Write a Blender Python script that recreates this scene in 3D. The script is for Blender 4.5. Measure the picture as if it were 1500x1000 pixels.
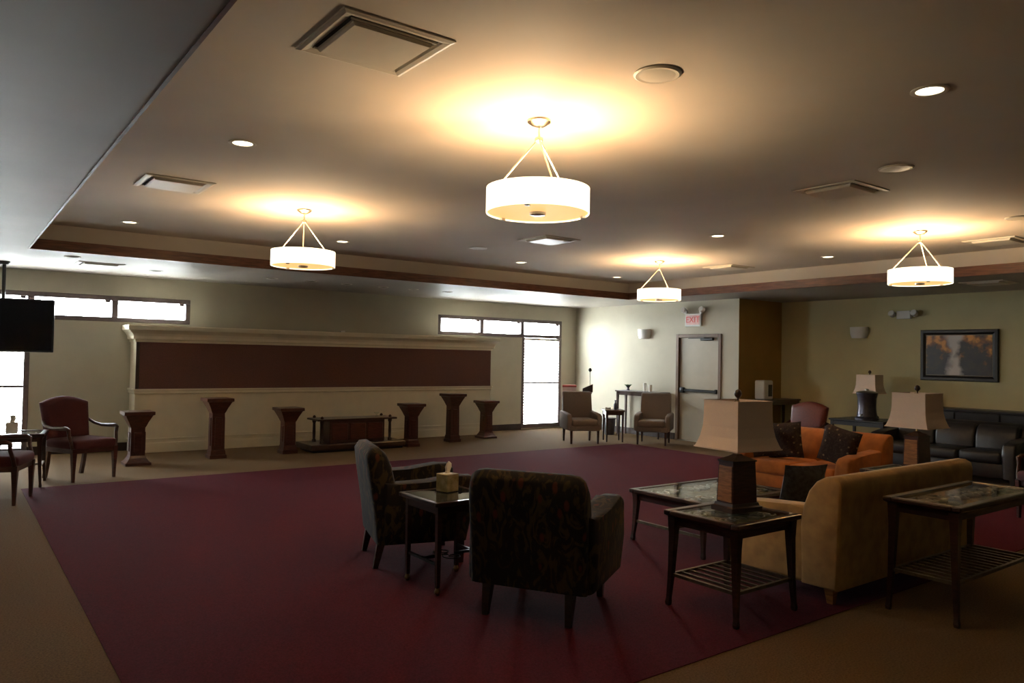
import bpy, bmesh, math, random
from mathutils import Vector, Matrix, Euler
random.seed(7)
for o in list(bpy.data.objects): bpy.data.objects.remove(o)
SC = bpy.context.scene
COL = SC.collection
PI = math.pi

# ------------------------------------------------------------------ camera
def camera():
    yaw, pitch, roll = (math.radians(a) for a in (36.713, 1.208, 1.06))
    fw = Vector((math.sin(yaw)*math.cos(pitch), math.cos(yaw)*math.cos(pitch), math.sin(pitch)))
    rt = Vector((math.cos(yaw), -math.sin(yaw), 0)); up = rt.cross(fw)
    c, s = math.cos(roll), math.sin(roll)
    r2 = c*rt + s*up; u2 = -s*rt + c*up
    cd = bpy.data.cameras.new('camera'); cd.sensor_width = 36; cd.lens = 1108.4*36/1500
    cd.clip_start = .05; cd.clip_end = 200
    co = bpy.data.objects.new('camera', cd); COL.objects.link(co)
    m = Matrix((r2, u2, -fw)).transposed().to_4x4(); m.translation = (0, 0, 1.6)
    co.matrix_world = m; SC.camera = co
camera()
# ------------------------------------------------------------------ light and exposure
SKY = 31.0           # overcast daylight beyond the windows
PENDANT_W = 36.0     # watts of the bulbs in each pendant
SHADE_E = .86
w = bpy.data.worlds.new('sky'); SC.world = w; w.use_nodes = True
bg = w.node_tree.nodes['Background']; bg.inputs[0].default_value = (.93, .97, 1.0, 1); bg.inputs[1].default_value = SKY
vs = SC.view_settings; vs.view_transform = 'Standard'; vs.look = 'None'; vs.gamma = 1; vs.use_curve_mapping = False
vs.exposure = 1.1
def portal(cx, cz, sx, sz):
    d = bpy.data.lights.new('window_portal', 'AREA'); d.shape = 'RECTANGLE'; d.size = sx; d.size_y = sz
    d.cycles.is_portal = True
    o = bpy.data.objects.new('window_portal', d); COL.objects.link(o)
    o.location = (cx, 13.60, cz); o.rotation_euler = (-PI/2, 0, 0)
    return o
for a in ((.415, 1.05, 1.15, 2.02), (1.55, 2.255, 3.4, .41), (9.77, 2.255, 3.34, .41), (10.865, 1.05, 1.15, 2.02)): portal(*a)

# ------------------------------------------------------------------ materials
MATS = {}
def mat(name, col, rough=.6, var=0.0, scale=30, bump=0.0, bscale=None, metal=0, col2=None, spec=.5, sheen=0, coat=0, stretch=None):
    m = bpy.data.materials.new(name); m.use_nodes = True; nt = m.node_tree; p = nt.nodes['Principled BSDF']
    p.inputs['Roughness'].default_value = rough; p.inputs['Metallic'].default_value = metal
    p.inputs['Specular IOR Level'].default_value = spec
    if sheen: p.inputs['Sheen Weight'].default_value = sheen
    if coat: p.inputs['Coat Weight'].default_value = coat; p.inputs['Coat Roughness'].default_value = .12
    tc = nt.nodes.new('ShaderNodeTexCoord'); mp = nt.nodes.new('ShaderNodeMapping')
    if stretch: mp.inputs['Scale'].default_value = stretch
    nt.links.new(tc.outputs['Object'], mp.inputs[0])
    n = nt.nodes.new('ShaderNodeTexNoise'); n.inputs['Scale'].default_value = scale; n.inputs['Detail'].default_value = 4
    nt.links.new(mp.outputs[0], n.inputs[0])
    r = nt.nodes.new('ShaderNodeValToRGB')
    c2 = col2 or tuple(c*(1-var) for c in col); c1 = col if col2 else tuple(min(1, c*(1+var)) for c in col)
    r.color_ramp.elements[0].position = .36; r.color_ramp.elements[1].position = .64
    r.color_ramp.elements[0].color = (*c2, 1); r.color_ramp.elements[1].color = (*c1, 1)
    nt.links.new(n.outputs[0], r.inputs[0]); nt.links.new(r.outputs[0], p.inputs['Base Color'])
    if bump:
        n2 = nt.nodes.new('ShaderNodeTexNoise'); n2.inputs['Scale'].default_value = bscale or scale; n2.inputs['Detail'].default_value = 3
        nt.links.new(mp.outputs[0], n2.inputs[0])
        b = nt.nodes.new('ShaderNodeBump'); b.inputs['Strength'].default_value = bump; b.inputs['Distance'].default_value = .01
        nt.links.new(n2.outputs[0], b.inputs['Height']); nt.links.new(b.outputs[0], p.inputs['Normal'])
    MATS[name] = m; return m
def emit(name, col, strength):
    m = bpy.data.materials.new(name); m.use_nodes = True; nt = m.node_tree; p = nt.nodes['Principled BSDF']
    p.inputs['Base Color'].default_value = (*col, 1); p.inputs['Emission Color'].default_value = (*col, 1)
    p.inputs['Emission Strength'].default_value = strength; p.inputs['Roughness'].default_value = .5
    MATS[name] = m; return m
mat('wall_cream', (.49, .455, .355), .72, .03, 3, .05, 220)
mat('wall_green', (.57, .52, .29), .72, .03, 3, .05, 220)
mat('wall_ochre', (.36, .22, .05), .72, .05, 3, .05, 220)
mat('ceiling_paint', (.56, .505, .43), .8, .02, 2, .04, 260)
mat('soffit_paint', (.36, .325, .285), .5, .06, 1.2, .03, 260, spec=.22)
mat('trim_wood', (.15, .055, .024), .42, .3, 5, 0, stretch=(1, 1, 9))
mat('window_frame', (.15, .115, .115), .45, .1, 20)
mat('white_paint', (.72, .65, .50), .5, .03, 4)
mat('fabric_panel', (.15, .068, .053), .95, .14, 160, .15, 300)
mat('baseboard_mat', (.055, .035, .03), .5, .1, 20)
mat('carpet_tan', (.175, .108, .05), .97, .22, 90, .5, 320, spec=.1, sheen=.04)
mat('carpet_red', (.092, .0085, .018), .97, .2, 90, .5, 320, spec=.1, sheen=.02)
mat('cherry', (.065, .017, .011), .32, .3, 6, 0, coat=.35, stretch=(2, 2, 14))
mat('dark_wood', (.040, .016, .010), .30, .3, 6, 0, coat=.4, stretch=(2, 2, 12))
mat('amber_wood', (.34, .13, .03), .35, .3, 7, 0, coat=.35, stretch=(2, 2, 12))
mat('burgundy', (.085, .016, .022), .85, .2, 120, .1, 300, sheen=.05)
mat('red_leather', (.11, .018, .013), .5, .1, 40, .1, 200)
mat('taupe', (.20, .155, .13), .9, .12, 120, .15, 300, sheen=.05)
mat('suede_tan', (.50, .30, .105), .9, .16, 9, .08, 160, sheen=.1)
mat('suede_orange', (.40, .125, .018), .9, .16, 9, .08, 160, sheen=.05)
mat('black_leather', (.018, .017, .02), .38, .15, 60, .15, 140)
mat('black_wood', (.012, .009, .009), .4, .2, 10, coat=.2)
mat('shade_linen', (.84, .69, .58), .9, .06, 160, .1, 320, stretch=(1, 1, 4))
mat('metal_dark', (.05, .05, .05), .4, .1, 30, metal=.9)
mat('metal_brushed', (.55, .53, .48), .3, .05, 30, metal=1)
mat('brass', (.42, .30, .14), .35, .1, 30, metal=1)
mat('plastic_white', (.72, .71, .68), .45, .02, 10)
mat('plastic_black', (.012, .012, .014), .3, .1, 20)
mat('vent_white', (.60, .56, .47), .42, .02, 10)
mat('vent_dark', (.01, .009, .004), .8, .1, 10)
mat('door_paint', (.44, .40, .31), .4, .03, 5)
mat('paper_white', (.78, .76, .72), .85, .03, 20)
mat('tissue_box_print', (.50, .43, .26), .6, .1, 18, col2=(.30, .26, .12))
mat('urn_metal', (.10, .095, .12), .3, .1, 20, metal=.7)
mat('stone_inset', (.62, .59, .49), .2, .3, 14, col2=(.34, .32, .25), coat=.5)
mat('pale_shade', (.62, .55, .45), .9, .04, 100)
mat('exit_red', (.75, .10, .10), .5, .05, 10)
mat('exit_face', (.80, .50, .48), .5, .05, 10)
mat('pillow_blue', (.035, .04, .055), .85, .3, 30, .1, 200, col2=(.012, .014, .02))
mat('box_pink', (.66, .50, .47), .6, .05, 10)
mat('box_red', (.45, .08, .07), .6, .05, 10)
mat('concrete', (.55, .55, .53), .9, .08, 2)
mat('leaf', (.06, .12, .04), .6, .2, 20)
def floral(name, dark, mid, acc, scale):
    m = bpy.data.materials.new(name); m.use_nodes = True; nt = m.node_tree; p = nt.nodes['Principled BSDF']
    p.inputs['Roughness'].default_value = .9; p.inputs['Sheen Weight'].default_value = .04
    tc = nt.nodes.new('ShaderNodeTexCoord')
    wv = nt.nodes.new('ShaderNodeTexNoise'); wv.inputs['Scale'].default_value = scale*.6; wv.inputs['Distortion'].default_value = 2.2
    mpg = nt.nodes.new('ShaderNodeMapping'); mpg.inputs['Scale'].default_value = (1.4, 1.4, .7)
    nt.links.new(tc.outputs['Object'], mpg.inputs[0]); nt.links.new(mpg.outputs[0], wv.inputs[0])
    vo = nt.nodes.new('ShaderNodeTexVoronoi'); vo.inputs['Scale'].default_value = scale*.55; nt.links.new(mpg.outputs[0], vo.inputs[0])
    r1 = nt.nodes.new('ShaderNodeValToRGB'); e = r1.color_ramp.elements
    e[0].position = .50; e[0].color = (*dark, 1); e[1].position = .60; e[1].color = (*mid, 1)
    r2 = nt.nodes.new('ShaderNodeValToRGB'); e = r2.color_ramp.elements
    e[0].position = .16; e[0].color = (1, 1, 1, 1); e[1].position = .24; e[1].color = (0, 0, 0, 1)
    mx = nt.nodes.new('ShaderNodeMix'); mx.data_type = 'RGBA'
    nt.links.new(wv.outputs[0], r1.inputs[0]); nt.links.new(vo.outputs['Distance'], r2.inputs[0])
    nt.links.new(r2.outputs[0], mx.inputs[0]); nt.links.new(r1.outputs[0], mx.inputs[6]); mx.inputs[7].default_value = (*acc, 1)
    nt.links.new(mx.outputs[2], p.inputs['Base Color']); MATS[name] = m
floral('floral_dark', (.009, .006, .006), (.055, .036, .010), (.10, .024, .010), 15)
floral('pillow_pattern', (.028, .014, .010), (.05, .03, .018), (.22, .16, .09), 22)
def glass(name, tint, gloss):
    m = bpy.data.materials.new(name); m.use_nodes = True; nt = m.node_tree; nt.nodes.clear()
    o = nt.nodes.new('ShaderNodeOutputMaterial'); t = nt.nodes.new('ShaderNodeBsdfTransparent'); g = nt.nodes.new('ShaderNodeBsdfGlossy')
    t.inputs[0].default_value = (*tint, 1); g.inputs['Roughness'].default_value = .04
    f = nt.nodes.new('ShaderNodeFresnel'); f.inputs[0].default_value = gloss; mx = nt.nodes.new('ShaderNodeMixShader')
    ge = nt.nodes.new('ShaderNodeNewGeometry'); iv = nt.nodes.new('ShaderNodeMath'); iv.operation = 'SUBTRACT'; iv.inputs[0].default_value = 1
    ml = nt.nodes.new('ShaderNodeMath'); ml.operation = 'MULTIPLY'   # only the entry face of a pane reflects
    nt.links.new(ge.outputs['Backfacing'], iv.inputs[1]); nt.links.new(f.outputs[0], ml.inputs[0]); nt.links.new(iv.outputs[0], ml.inputs[1])
    nt.links.new(ml.outputs[0], mx.inputs[0]); nt.links.new(t.outputs[0], mx.inputs[1]); nt.links.new(g.outputs[0], mx.inputs[2])
    nt.links.new(mx.outputs[0], o.inputs[0]); MATS[name] = m
glass('window_glass', (.93, .95, .95), 1.45); glass('table_glass', (.92, .95, .92), 1.8)
def slat_mat():
    m = bpy.data.materials.new('blind_slat'); m.use_nodes = True; nt = m.node_tree; nt.nodes.clear()
    o = nt.nodes.new('ShaderNodeOutputMaterial'); d = nt.nodes.new('ShaderNodeBsdfDiffuse'); t = nt.nodes.new('ShaderNodeBsdfTranslucent')
    d.inputs[0].default_value = t.inputs[0].default_value = (.50, .49, .47, 1)
    mx = nt.nodes.new('ShaderNodeMixShader'); mx.inputs[0].default_value = .5
    nt.links.new(d.outputs[0], mx.inputs[1]); nt.links.new(t.outputs[0], mx.inputs[2]); nt.links.new(mx.outputs[0], o.inputs[0]); MATS['blind_slat'] = m
slat_mat()
emit('pendant_shade', (1, .90, .68), SHADE_E); emit('pendant_diffuser', (1, .56, .20), .52); emit('downlight_lens', (1, .90, .66), 2.2)
def painting_mat():
    m = bpy.data.materials.new('painting_print'); m.use_nodes = True; nt = m.node_tree; p = nt.nodes['Principled BSDF']; p.inputs['Roughness'].default_value = .35
    N = nt.nodes.new; L = nt.links.new
    tc = N('ShaderNodeTexCoord'); sep = N('ShaderNodeSeparateXYZ'); L(tc.outputs['Object'], sep.inputs[0])
    no = N('ShaderNodeTexNoise'); no.inputs['Scale'].default_value = 7; no.inputs['Detail'].default_value = 6; L(tc.outputs['Object'], no.inputs[0])
    r = N('ShaderNodeValToRGB'); el = r.color_ramp.elements
    el[0].position = .30; el[0].color = (.016, .014, .020, 1); el[1].position = .72; el[1].color = (.70, .30, .05, 1)
    e = el.new(.5); e.color = (.035, .026, .022, 1); e = el.new(.62); e.color = (.26, .10, .02, 1)
    def M(op, a, b=None):
        n = N('ShaderNodeMath'); n.operation = op; n.use_clamp = False
        for i, v in enumerate((a, b)):
            if v is None: continue
            if isinstance(v, (int, float)): n.inputs[i].default_value = v
            else: L(v, n.inputs[i])
        return n.outputs[0]
    z = sep.outputs[2]; y = sep.outputs[1]
    up = M('MULTIPLY_ADD', z, .55); 
    L(M('ADD', M('ADD', no.outputs[0], M('MULTIPLY', z, .55)), -.02), r.inputs[0])
    # pale band running up the middle of the street scene, wide at the foot and a pale gap of sky above
    half = M('ADD', M('MULTIPLY', M('ABSOLUTE', M('ADD', z, .02)), .28), .03)
    d = M('SUBTRACT', M('ABSOLUTE', M('ADD', M('ADD', y, -.06), M('MULTIPLY', M('SUBTRACT', no.outputs[0], .5), .22))), half)
    k = N('ShaderNodeMapRange'); k.inputs[1].default_value = .05; k.inputs[2].default_value = -.04; L(d, k.inputs[0])
    mx = N('ShaderNodeMix'); mx.data_type = 'RGBA'; L(k.outputs[0], mx.inputs[0]); L(r.outputs[0], mx.inputs[6]); mx.inputs[7].default_value = (.50, .48, .46, 1)
    L(mx.outputs[2], p.inputs['Base Color']); MATS['painting_print'] = m
painting_mat()

# ------------------------------------------------------------------ mesh helpers
def BM(): return bmesh.new()
def box(bm, lo, hi, bev=0, seg=2):
    c = [(a+b)/2 for a, b in zip(lo, hi)]; s = [abs(b-a) for a, b in zip(lo, hi)]
    r = bmesh.ops.create_cube(bm, size=1, matrix=Matrix.Translation(c) @ Matrix.Diagonal((*s, 1)))
    if bev:
        es = list({e for v in r['verts'] for e in v.link_edges})
        bmesh.ops.bevel(bm, geom=es, offset=min(bev, min(s)*.49), segments=seg, profile=.5, affect='EDGES')
    return bm
def loft(bm, rings, cap=True):
    vs = [[bm.verts.new(p) for p in r] for r in rings]; n = len(rings[0])
    for a, b in zip(vs, vs[1:]):
        for i in range(n):
            bm.faces.new((a[i], a[(i+1) % n], b[(i+1) % n], b[i]))
    if cap:
        bm.faces.new(list(reversed(vs[0]))); bm.faces.new(vs[-1])
    return bm
def sq(cx, cy, z, hx, hy): return [(cx-hx, cy-hy, z), (cx+hx, cy-hy, z), (cx+hx, cy+hy, z), (cx-hx, cy+hy, z)]
def circ(cx, cy, z, r, n=24): return [(cx+r*math.cos(2*PI*i/n), cy+r*math.sin(2*PI*i/n), z) for i in range(n)]
def lathe(bm, prof, cx=0, cy=0, n=24, cap=True): return loft(bm, [circ(cx, cy, z, max(r, .0005), n) for r, z in prof], cap)
def tube(bm, pts, r, n=8):
    pts = [Vector(p) for p in pts]; rings = []; rr = r if isinstance(r, (list, tuple)) else [r]*len(pts)
    up = Vector((0, 0, 1))
    t0 = (pts[1]-pts[0]).normalized()
    nrm = t0.cross(up) if abs(t0.z) < .95 else t0.cross(Vector((1, 0, 0))); nrm.normalize()
    for i, p in enumerate(pts):
        t = (pts[min(i+1, len(pts)-1)]-pts[max(i-1, 0)]).normalized()
        nrm = (nrm - t*nrm.dot(t)).normalized(); b = t.cross(nrm)
        rings.append([tuple(p + rr[i]*(math.cos(2*PI*k/n)*nrm + math.sin(2*PI*k/n)*b)) for k in range(n)])
    return loft(bm, rings)
def prism(bm, poly, a, b, axis='y', bev=0, seg=2):
    # poly in the two remaining axes; extruded from a to b
    def P(u, v, t): return {'y': (u, t, v), 'x': (t, u, v), 'z': (u, v, t)}[axis]
    A = [bm.verts.new(P(u, v, a)) for u, v in poly]; B = [bm.verts.new(P(u, v, b)) for u, v in poly]; n = len(poly)
    fa = bm.faces.new(list(reversed(A))); fb = bm.faces.new(B)
    for i in range(n): bm.faces.new((A[i], A[(i+1) % n], B[(i+1) % n], B[i]))
    if bev:
        es = list({e for f in (fa, fb) for e in f.edges})
        bmesh.ops.bevel(bm, geom=es, offset=bev, segments=seg, profile=.5, affect='EDGES')
    return bm
def leg(bm, x, y, z0, z1, w0, w1, dx=0, dy=0): # tapered post, foot (w0) may splay by dx, dy
    return loft(bm, [sq(x+dx, y+dy, z0, w0/2, w0/2), sq(x, y, z1, w1/2, w1/2)])
def obj(name, bm, m, parent=None, smooth=False, loc=None, rot=None):
    bmesh.ops.recalc_face_normals(bm, faces=bm.faces[:])
    me = bpy.data.meshes.new(name); bm.to_mesh(me); bm.free()
    me.materials.append(MATS[m] if isinstance(m, str) else m)
    if smooth:
        for p in me.polygons: p.use_smooth = True
        try: me.set_sharp_from_angle(angle=math.radians(smooth if smooth is not True else 38))
        except Exception: pass
    o = bpy.data.objects.new(name, me); COL.objects.link(o)
    if parent: o.parent = parent
    if loc: o.location = loc
    if rot: o.rotation_euler = rot
    return o
def tag(o, label=None, cat=None, group=None, kind=None):
    for k, v in (('label', label), ('category', cat), ('group', group), ('kind', kind)):
        if v: o[k] = v
    return o
def thing(name, label, cat, loc=(0, 0, 0), rz=0, group=None):
    o = bpy.data.objects.new(name, None); o.empty_display_size = .1; COL.objects.link(o); o.location = loc; o.rotation_euler = (0, 0, rz)
    return tag(o, label, cat, group)
def copy_tree(o, loc, rz=None, label=None, parent=None):
    c = o.copy(); COL.objects.link(c)
    if parent is None:
        c.location = loc
        if rz is not None: c.rotation_euler = (0, 0, rz)
        if label: c['label'] = label
    else: c.parent = parent
    for ch in list(o.children): copy_tree(ch, None, parent=c)
    return c
def struct(name, bm, m, parent=None, smooth=False): return tag(obj(name, bm, m, parent, smooth), kind=None if parent else 'structure')
def boxes(*bs):
    bm = BM()
    for lo, hi in bs: box(bm, lo, hi)
    return bm

# ------------------------------------------------------------------ room shell
XL, XB, XC, YA, YN, YR = -.95, 11.89, 13.25, 13.42, -7.0, 8.83     # left wall, door wall, painting wall, window wall, near wall, return wall
TX0, TX1, TY0, TY1 = .73, 10.78, .85, 10.62                        # ceiling tray
ZS, ZT = 2.785, 3.10                                               # soffit and tray heights
struct('floor', boxes(((XL-.2, YN-.2, -.12), (XC+.2, YA+.2, 0))), 'carpet_tan')
tag(obj('carpet', box(BM(), (.715, 2.65, .0), (10.42, 10.25, .004)), 'carpet_red'), 'large burgundy carpet field inset in the tan floor of the lounge', 'carpet')
struct('wall_left', boxes(((XL-.2, YN-.2, 0), (XL, YA+.2, ZS))), 'wall_cream')
struct('wall_near', boxes(((XL, YN-.2, 0), (XC+.2, YN, ZS))), 'wall_green')
struct('wall_right', boxes(((XB, YR, 0), (XB+.2, 9.26, ZS)), ((XB, 9.26, 2.09), (XB+.2, 10.30, ZS)), ((XB, 10.30, 0), (XB+.2, YA, ZS))), 'wall_cream')
struct('wall_recess', boxes(((XB+.2, YR, 0), (XC+.2, YR+.2, ZS)), ((XB, YR-.004, 0), (XB+.2, YR, ZS))), 'wall_ochre')
struct('wall_far_right', boxes(((XC, YN, 0), (XC+.2, YR, ZS))), 'wall_green')
wy = (YA, YA+.2)
def wb(x0, x1, z0, z1): return ((x0, wy[0], z0), (x1, wy[1], z1))
struct('wall_back', boxes(wb(XL, -.16, 0, ZS), wb(-.16, 3.25, 2.46, ZS), wb(-.16, .99, 0, .03), wb(.99, 3.25, 0, 2.05), wb(3.25, 8.10, 0, ZS),
    wb(8.10, 11.44, 2.46, ZS), wb(8.10, 10.29, 0, 2.05), wb(10.29, 11.44, 0, .03), wb(11.44, XB+.2, 0, ZS)), 'wall_cream')
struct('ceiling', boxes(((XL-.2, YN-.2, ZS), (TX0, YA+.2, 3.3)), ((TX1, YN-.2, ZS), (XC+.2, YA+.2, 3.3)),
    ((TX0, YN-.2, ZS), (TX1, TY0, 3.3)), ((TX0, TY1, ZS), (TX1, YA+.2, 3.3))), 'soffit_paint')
tr = struct('ceiling_tray', boxes(((TX0, TY0, ZT), (TX1, TY1, ZT+.2)),
    ((TX0, TY1-.012, 2.91), (TX1, TY1, ZT)), ((TX1-.012, TY0, 2.91), (TX1, TY1-.012, ZT)), ((TX0, TY0, 2.91), (TX0+.012, TY1-.012, ZT)), ((TX0+.012, TY0, 2.91), (TX1-.012, TY0+.012, ZT))), 'ceiling_paint')
struct('trim_1', boxes(((TX0, TY1-.035, ZS-.004), (TX1, TY1, 2.91))), 'trim_wood')
struct('trim_2', boxes(((TX1-.035, TY0, ZS-.004), (TX1, TY1-.035, 2.91))), 'trim_wood')
struct('trim_3', boxes(((TX0, TY0, ZS-.004), (TX0+.018, TY1-.035, 2.91))), 'trim_wood')
struct('trim_4', boxes(((TX0+.018, TY0, ZS-.004), (TX1-.035, TY0+.035, 2.91))), 'trim_wood')
struct('baseboard_back', boxes(((XL, YA-.018, 0), (-.16, YA, .13)), ((.99, YA-.018, 0), (2.36, YA, .13)), ((9.13, YA-.018, 0), (10.29, YA, .13)), ((11.44, YA-.018, 0), (XB, YA, .13))), 'baseboard_mat')
struct('baseboard_right', boxes(((XB-.018, 10.36, 0), (XB, YA-.018, .13)), ((XB-.018, YR, 0), (XB, 9.20, .13))), 'baseboard_mat')
struct('baseboard_recess', boxes(((XB, YR-.022, 0), (XC, YR-.004, .13))), 'baseboard_mat')
struct('baseboard_far_right', boxes(((XC-.018, YN, 0), (XC, YR-.022, .13))), 'baseboard_mat')
struct('baseboard_left', boxes(((XL, YN, 0), (XL+.018, YA-.018, .13))), 'baseboard_mat')
struct('ground', boxes(((-25, YA+.25, -.35), (40, 60, -.2))), 'concrete')

# windows: an L of three transom lights over one tall light
def window(name, xs, tall, label):
    x0, x1 = xs; t0, t1 = tall; y0, y1 = YA-.012, YA+.09; f = .072
    root = tag(bpy.data.objects.new(name, None), kind='structure'); COL.objects.link(root); root.location = (0, 0, 0)
    def bar(a, b, c, d, yy0=y0, yy1=y1): obj('window_frame', box(BM(), (a, yy0, c), (b, yy1, d), .006, 1), 'window_frame', root)
    bar(x0, x1, 2.46-f, 2.46); bar(x0, x1, 2.05, 2.05+f)
    left_tall = t0 == x0
    bar(x0, x0+f, 2.05+f, 2.46-f); bar(x1-f, x1, 2.05+f, 2.46-f)
    s0, s1 = (t1, x1) if left_tall else (x0, t0)
    mid = (s0+s1)/2; j = t1 if left_tall else t0
    bar(mid-.045, mid+.045, 2.05+f, 2.46-f); bar(j-.045, j+.045, 2.05+f, 2.46-f)
    bar(t0, t0+f, .03, 2.05); bar(t1-f, t1, .03, 2.05); bar(t0+f, t1-f, .03, .115)
    bar(t0+f, t1-f, 1.015, 1.05, YA-.004, YA+.006)
    edges = sorted([x0+f, mid-.045, mid+.045, j-.045, j+.045, x1-f])
    for a, b in zip(edges[::2], edges[1::2]): obj('window_pane', box(BM(), (a, YA+.06, 2.05+f), (b, YA+.066, 2.46-f)), 'window_glass', root)
    for c, d in ((.115, 1.02), (1.045, 2.05)): obj('window_pane', box(BM(), (t0+f, YA+.06, c), (t1-f, YA+.066, d)), 'window_glass', root)
    # transom stay hinges
    for a, b in zip(edges[::2], edges[1::2]): obj('window_latch', box(BM(), (b-.09, YA+.01, 2.46-f-.035), (b-.02, YA+.05, 2.46-f)), 'window_frame', root)
    # blind in the tall light
    bl = thing('window_blind', label, 'blind', (0, 0, 0), group='slatted window blinds')
    obj('headrail', box(BM(), (t0+f+.005, YA+.012, 1.99), (t1-f-.005, YA+.048, 2.045)), 'plastic_white', bl)
    me = None
    for i in range(29):
        z = .15 + i*.0635
        if me is None:
            bm = BM(); W = t1-t0-2*f-.012
            loft(bm, [[(-W/2, -.022, -.004), (-W/2, 0, .002), (-W/2, .022, -.004), (-W/2, 0, .0005)], [(W/2, -.022, -.004), (W/2, 0, .002), (W/2, .022, -.004), (W/2, 0, .0005)]])
            so = obj('slat', bm, 'blind_slat', bl); me = so.data
        else:
            so = bpy.data.objects.new('slat', me); COL.objects.link(so); so.parent = bl
        so.location = ((t0+t1)/2, YA+.03, z); so.rotation_euler = (math.radians(-54), 0, 0)
window('window_1', (-.16, 3.25), (-.16, .99), 'open slatted blind in the tall bright window behind the hanging screen')
window('window_2', (8.10, 11.44), (10.29, 11.44), 'open slatted blind in the tall bright window near the room corner')

# door
def door():
    d = tag(bpy.data.objects.new('door_1', None), kind='structure'); COL.objects.link(d)
    for y0, y1 in ((9.22, 9.29), (10.27, 10.34)): obj('door_frame', box(BM(), (XB-.02, y0, 0), (XB+.12, y1, 2.13), .006, 1), 'frame_taupe', d)
    obj('door_frame', box(BM(), (XB-.02, 9.29, 2.06), (XB+.12, 10.27, 2.13), .006, 1), 'frame_taupe', d)
    obj('added_sill', box(BM(), (XB-.02, 9.29, 0), (XB+.12, 10.27, .014), .003, 1), 'metal_brushed', d)  # added strip that blocks daylight leaking in under the leaf
    obj('added_stop', boxes(((XB+.076, 9.29, .014), (XB+.10, 9.32, 2.06)), ((XB+.076, 10.24, .014), (XB+.10, 10.27, 2.06)), ((XB+.076, 9.32, 2.03), (XB+.10, 10.24, 2.06))), 'frame_taupe', d)  # unseen strips added behind the leaf to shut out daylight at the frame gaps
    lf = obj('door_leaf', box(BM(), (XB+.03, 9.293, .0145), (XB+.075, 10.267, 2.057), .003, 1), 'door_paint', d)
    bm = BM(); box(bm, (XB-.015, 9.36, .985), (XB+.005, 10.14, 1.035), .006, 1); box(bm, (XB-.03, 10.13, .955), (XB+.031, 10.23, 1.065), .012, 2); box(bm, (XB-.01, 9.33, .97), (XB+.031, 9.38, 1.05), .008, 1)
    obj('push_bar', bm, 'metal_dark', lf, 40)
    bm = BM(); box(bm, (XB-.03, 9.42, 2.0), (XB+.031, 9.72, 2.055), .008, 1); box(bm, (XB-.045, 9.60, 2.04), (XB-.022, 10.0, 2.058))
    obj('door_closer', bm, 'metal_dark', lf)
    for z in (.25, 1.05, 1.85): obj('hinge', box(BM(), (XB+.005, 9.285, z-.05), (XB+.032, 9.297, z+.05)), 'metal_brushed', lf)
mat('frame_taupe', (.165, .105, .07), .5, .06, 20)
door()

# ------------------------------------------------------------------ display wall between the windows
def display():
    t = thing('display_wall', 'long cream built-out display wall with cornice and brown fabric panel', 'display wall', (5.74, 12.95, 0))
    hx = 3.38; yb, yf = .468, 0.0
    obj('body', boxes(((-hx, yf+.02, 0), (hx, yb, 1.86))), 'white_paint', t)
    bm = BM(); prof = [(yb, 1.74), (-.015, 1.74), (-.02, 1.79), (-.045, 1.80), (-.05, 1.845), (-.085, 1.885), (-.13, 1.93), (-.135, 1.99), (-.12, 2.0), (yb, 2.0)]
    def crown(off, z): return [(-hx-off, yb, z), (-hx-off, -off, z), (hx+off, -off, z), (hx+off, yb, z)]
    loft(bm, [crown(o, z) for o, z in ((.018, 1.735), (.022, 1.775), (.05, 1.785), (.055, 1.83), (.075, 1.87), (.11, 1.905), (.135, 1.925), (.14, 1.985), (.13, 2.0))])
    obj('cornice', bm, 'white_paint', t)
    obj('fabric_panel', box(BM(), (-hx+.05, -.004, 1.0), (hx-.01, .02, 1.735)), 'fabric_panel', t)
    obj('panel_edge', box(BM(), (-hx, -.004, 1.0), (-hx+.045, .02, 1.735)), 'baseboard_mat', t)
    bm = BM(); loft(bm, [crown(o, z) for o, z in ((.004, .915), (.02, .93), (.02, .965), (.032, .975), (.032, 1.0))]); obj('chair_rail', bm, 'white_paint', t)
    obj('baseboard', boxes(((-hx-.014, -.014, 0), (hx+.014, yb, .13)), ((-hx-.008, -.008, .13), (hx+.008, yb, .15))), 'white_paint', t)
    obj('base_molding', box(BM(), (-hx+.02, -.004, .20), (hx-.02, .02, .225), .004, 1), 'white_paint', t)
    obj('sensor', box(BM(), (.0, -.02, 2.0), (.09, .02, 2.03), .006, 1), 'plastic_white', t)
display()

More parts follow.
